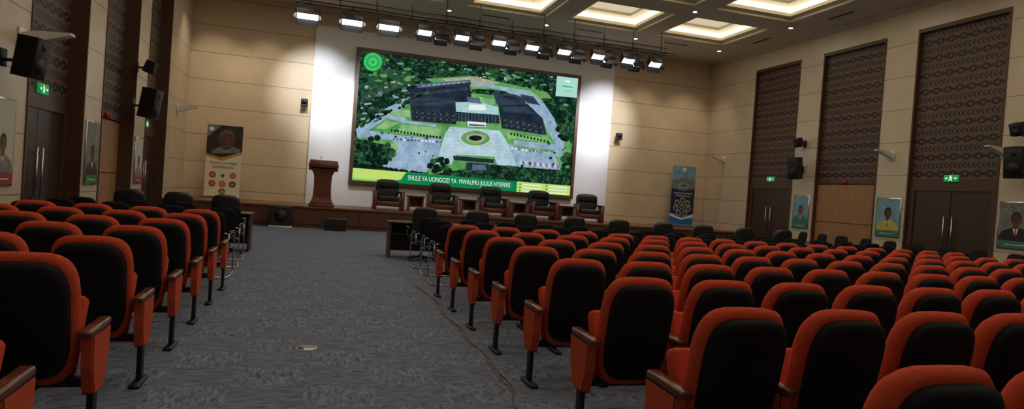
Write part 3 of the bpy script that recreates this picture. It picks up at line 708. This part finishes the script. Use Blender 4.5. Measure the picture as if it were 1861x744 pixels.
for i,x in enumerate(lx):
    if i<3: fixture(x,TY-.45,TZ-.118,'lamp',.6,-.6)
    else: fixture(x,TY-.45,TZ-.118,'lamp2',.44,-.6)
for i,x in enumerate((3.6,4.8,6.02,7.2,8.4,9.6,10.7)):
    fixture(x,TY,TZ-.118,'lamp2',.4,-.2)
# ---------------------------------------------------------------- floor disc, cable
mb=MB();mb.cyl((0,0,0),(0,0,.006),.095,'wp',28);mb.cyl((0,0,.006),(0,0,.008),.075,'metal',28);
mb.poly([(-.045,-.03,.0085),(.045,-.03,.0085),(.0,.05,.0085)],'guide')
mb.obj('floor_guide_light',(0,6.1,0.001))
def cable(name,k,off):
    pts=[(1.60,10.0),(1.66,9.2),(1.68,8.4),(1.62,7.7),(1.66,7.0),(1.62,6.4),(1.65,5.9),(1.60,5.3),(1.6,4.8),(1.5,4.4),(1.56,3.9),(1.55,3.2),(1.58,2.0)]
    out=[]
    for i in range(len(pts)-1):
        for j in range(6):
            t=j/6;p0=pts[max(i-1,0)];p1=pts[i];p2=pts[i+1];p3=pts[min(i+2,len(pts)-1)]
            out.append(tuple(.5*((2*p1[q])+(-p0[q]+p2[q])*t+(2*p0[q]-5*p1[q]+4*p2[q]-p3[q])*t*t+(-p0[q]+3*p1[q]-3*p2[q]+p3[q])*t**3) for q in (0,1)))
    mb=MB();mb.tube([(a-.06+off*math.sin(b*2.1),b,.005) for a,b in out],.004,k,6);mb.obj(name)
M['cab1']=mat('cable_red',(160,56,52),.6);M['cab2']=mat('cable_green',(40,96,66),.6)
cable('floor_cable','cab1',.02);cable('floor_cable','cab2',-.02)
# ---------------------------------------------------------------- downlights
mb=MB()
for X in (14.9,11.23,7.63,4.03,.43,-3.2):
    for Y in (22.8,18.7,14.9,11.1,7.3,3.5):
        mb.cyl((X,Y,H-.012),(X,Y,H-.002),.10,'wp',16);mb.cyl((X,Y,H-.016),(X,Y,H-.012),.06,'down',12)
mb.obj('recessed_downlights')
mb=MB()
for X,Y in ((12.9,22.72),(9.3,22.72),(5.7,22.72),(15.2,20.6),(15.2,16.8),(15.2,13)):
    if X<15: mb.box(X-.5,X+.5,Y-.05,Y+.05,H-.01,H-.001,'blackpl')
    else: mb.box(X-.05,X+.05,Y-.5,Y+.5,H-.01,H-.001,'blackpl')
mb.obj('air_vents')
# ---------------------------------------------------------------- lights
def area(name,loc,sx,sy_,e,col,rot=(0,0,0)):
    l=bpy.data.lights.new(name,'AREA');l.shape='RECTANGLE';l.size=sx;l.size_y=sy_;l.energy=e;l.color=col
    o=bpy.data.objects.new(name,l);COL.objects.link(o);o.location=loc;o.rotation_euler=rot;return o
for cx in cxs:
    for cyy in cys: area('coffer_lamp',(cx,cyy,H+.3),1.6,1.5,14.5,(1,.92,.81))
def spot(loc,tgt,e,ang,col,blend=.8,r=.1):
    l=bpy.data.lights.new('stage_and_fill_lamp','SPOT');l.energy=e;l.spot_size=math.radians(ang);l.spot_blend=blend;l.color=col;l.shadow_soft_size=r
    o=bpy.data.objects.new('stage_and_fill_lamp',l);COL.objects.link(o);o.location=loc
    o.rotation_euler=(Vector(tgt)-Vector(loc)).to_track_quat('-Z','Y').to_euler();return o
for i,x in enumerate(lx):
    spot((x,TY-.1,TZ-.8),(x*.96+.3,D,3.4 if i%2 else 4.8),(680 if i<2 or i>8 else 290),54,(.91,.94,1.0),.9)
for x,e in ((-.1,110),(2.5,60),(6,60),(9,60),(10.9,110)):  # added warm fill spots, no fixtures: warm the lower white panel
    spot((x,22.6,H-.1),(x,D,1.0),e,60,(1,.86,.66),.9)
for x,e in ((-3.6,180),(-2.0,180),(12.8,140),(14.8,140)):  # added generic downlights washing the front wall ends, no fixtures modelled
    spot((x,23.2,H-.1),(x,D,1.6),e,80,(1,.85,.66))
w=bpy.data.worlds.new('world');sc.world=w;w.use_nodes=True
w.node_tree.nodes['Background'].inputs[0].default_value=(.9,.92,1,1);w.node_tree.nodes['Background'].inputs[1].default_value=.05
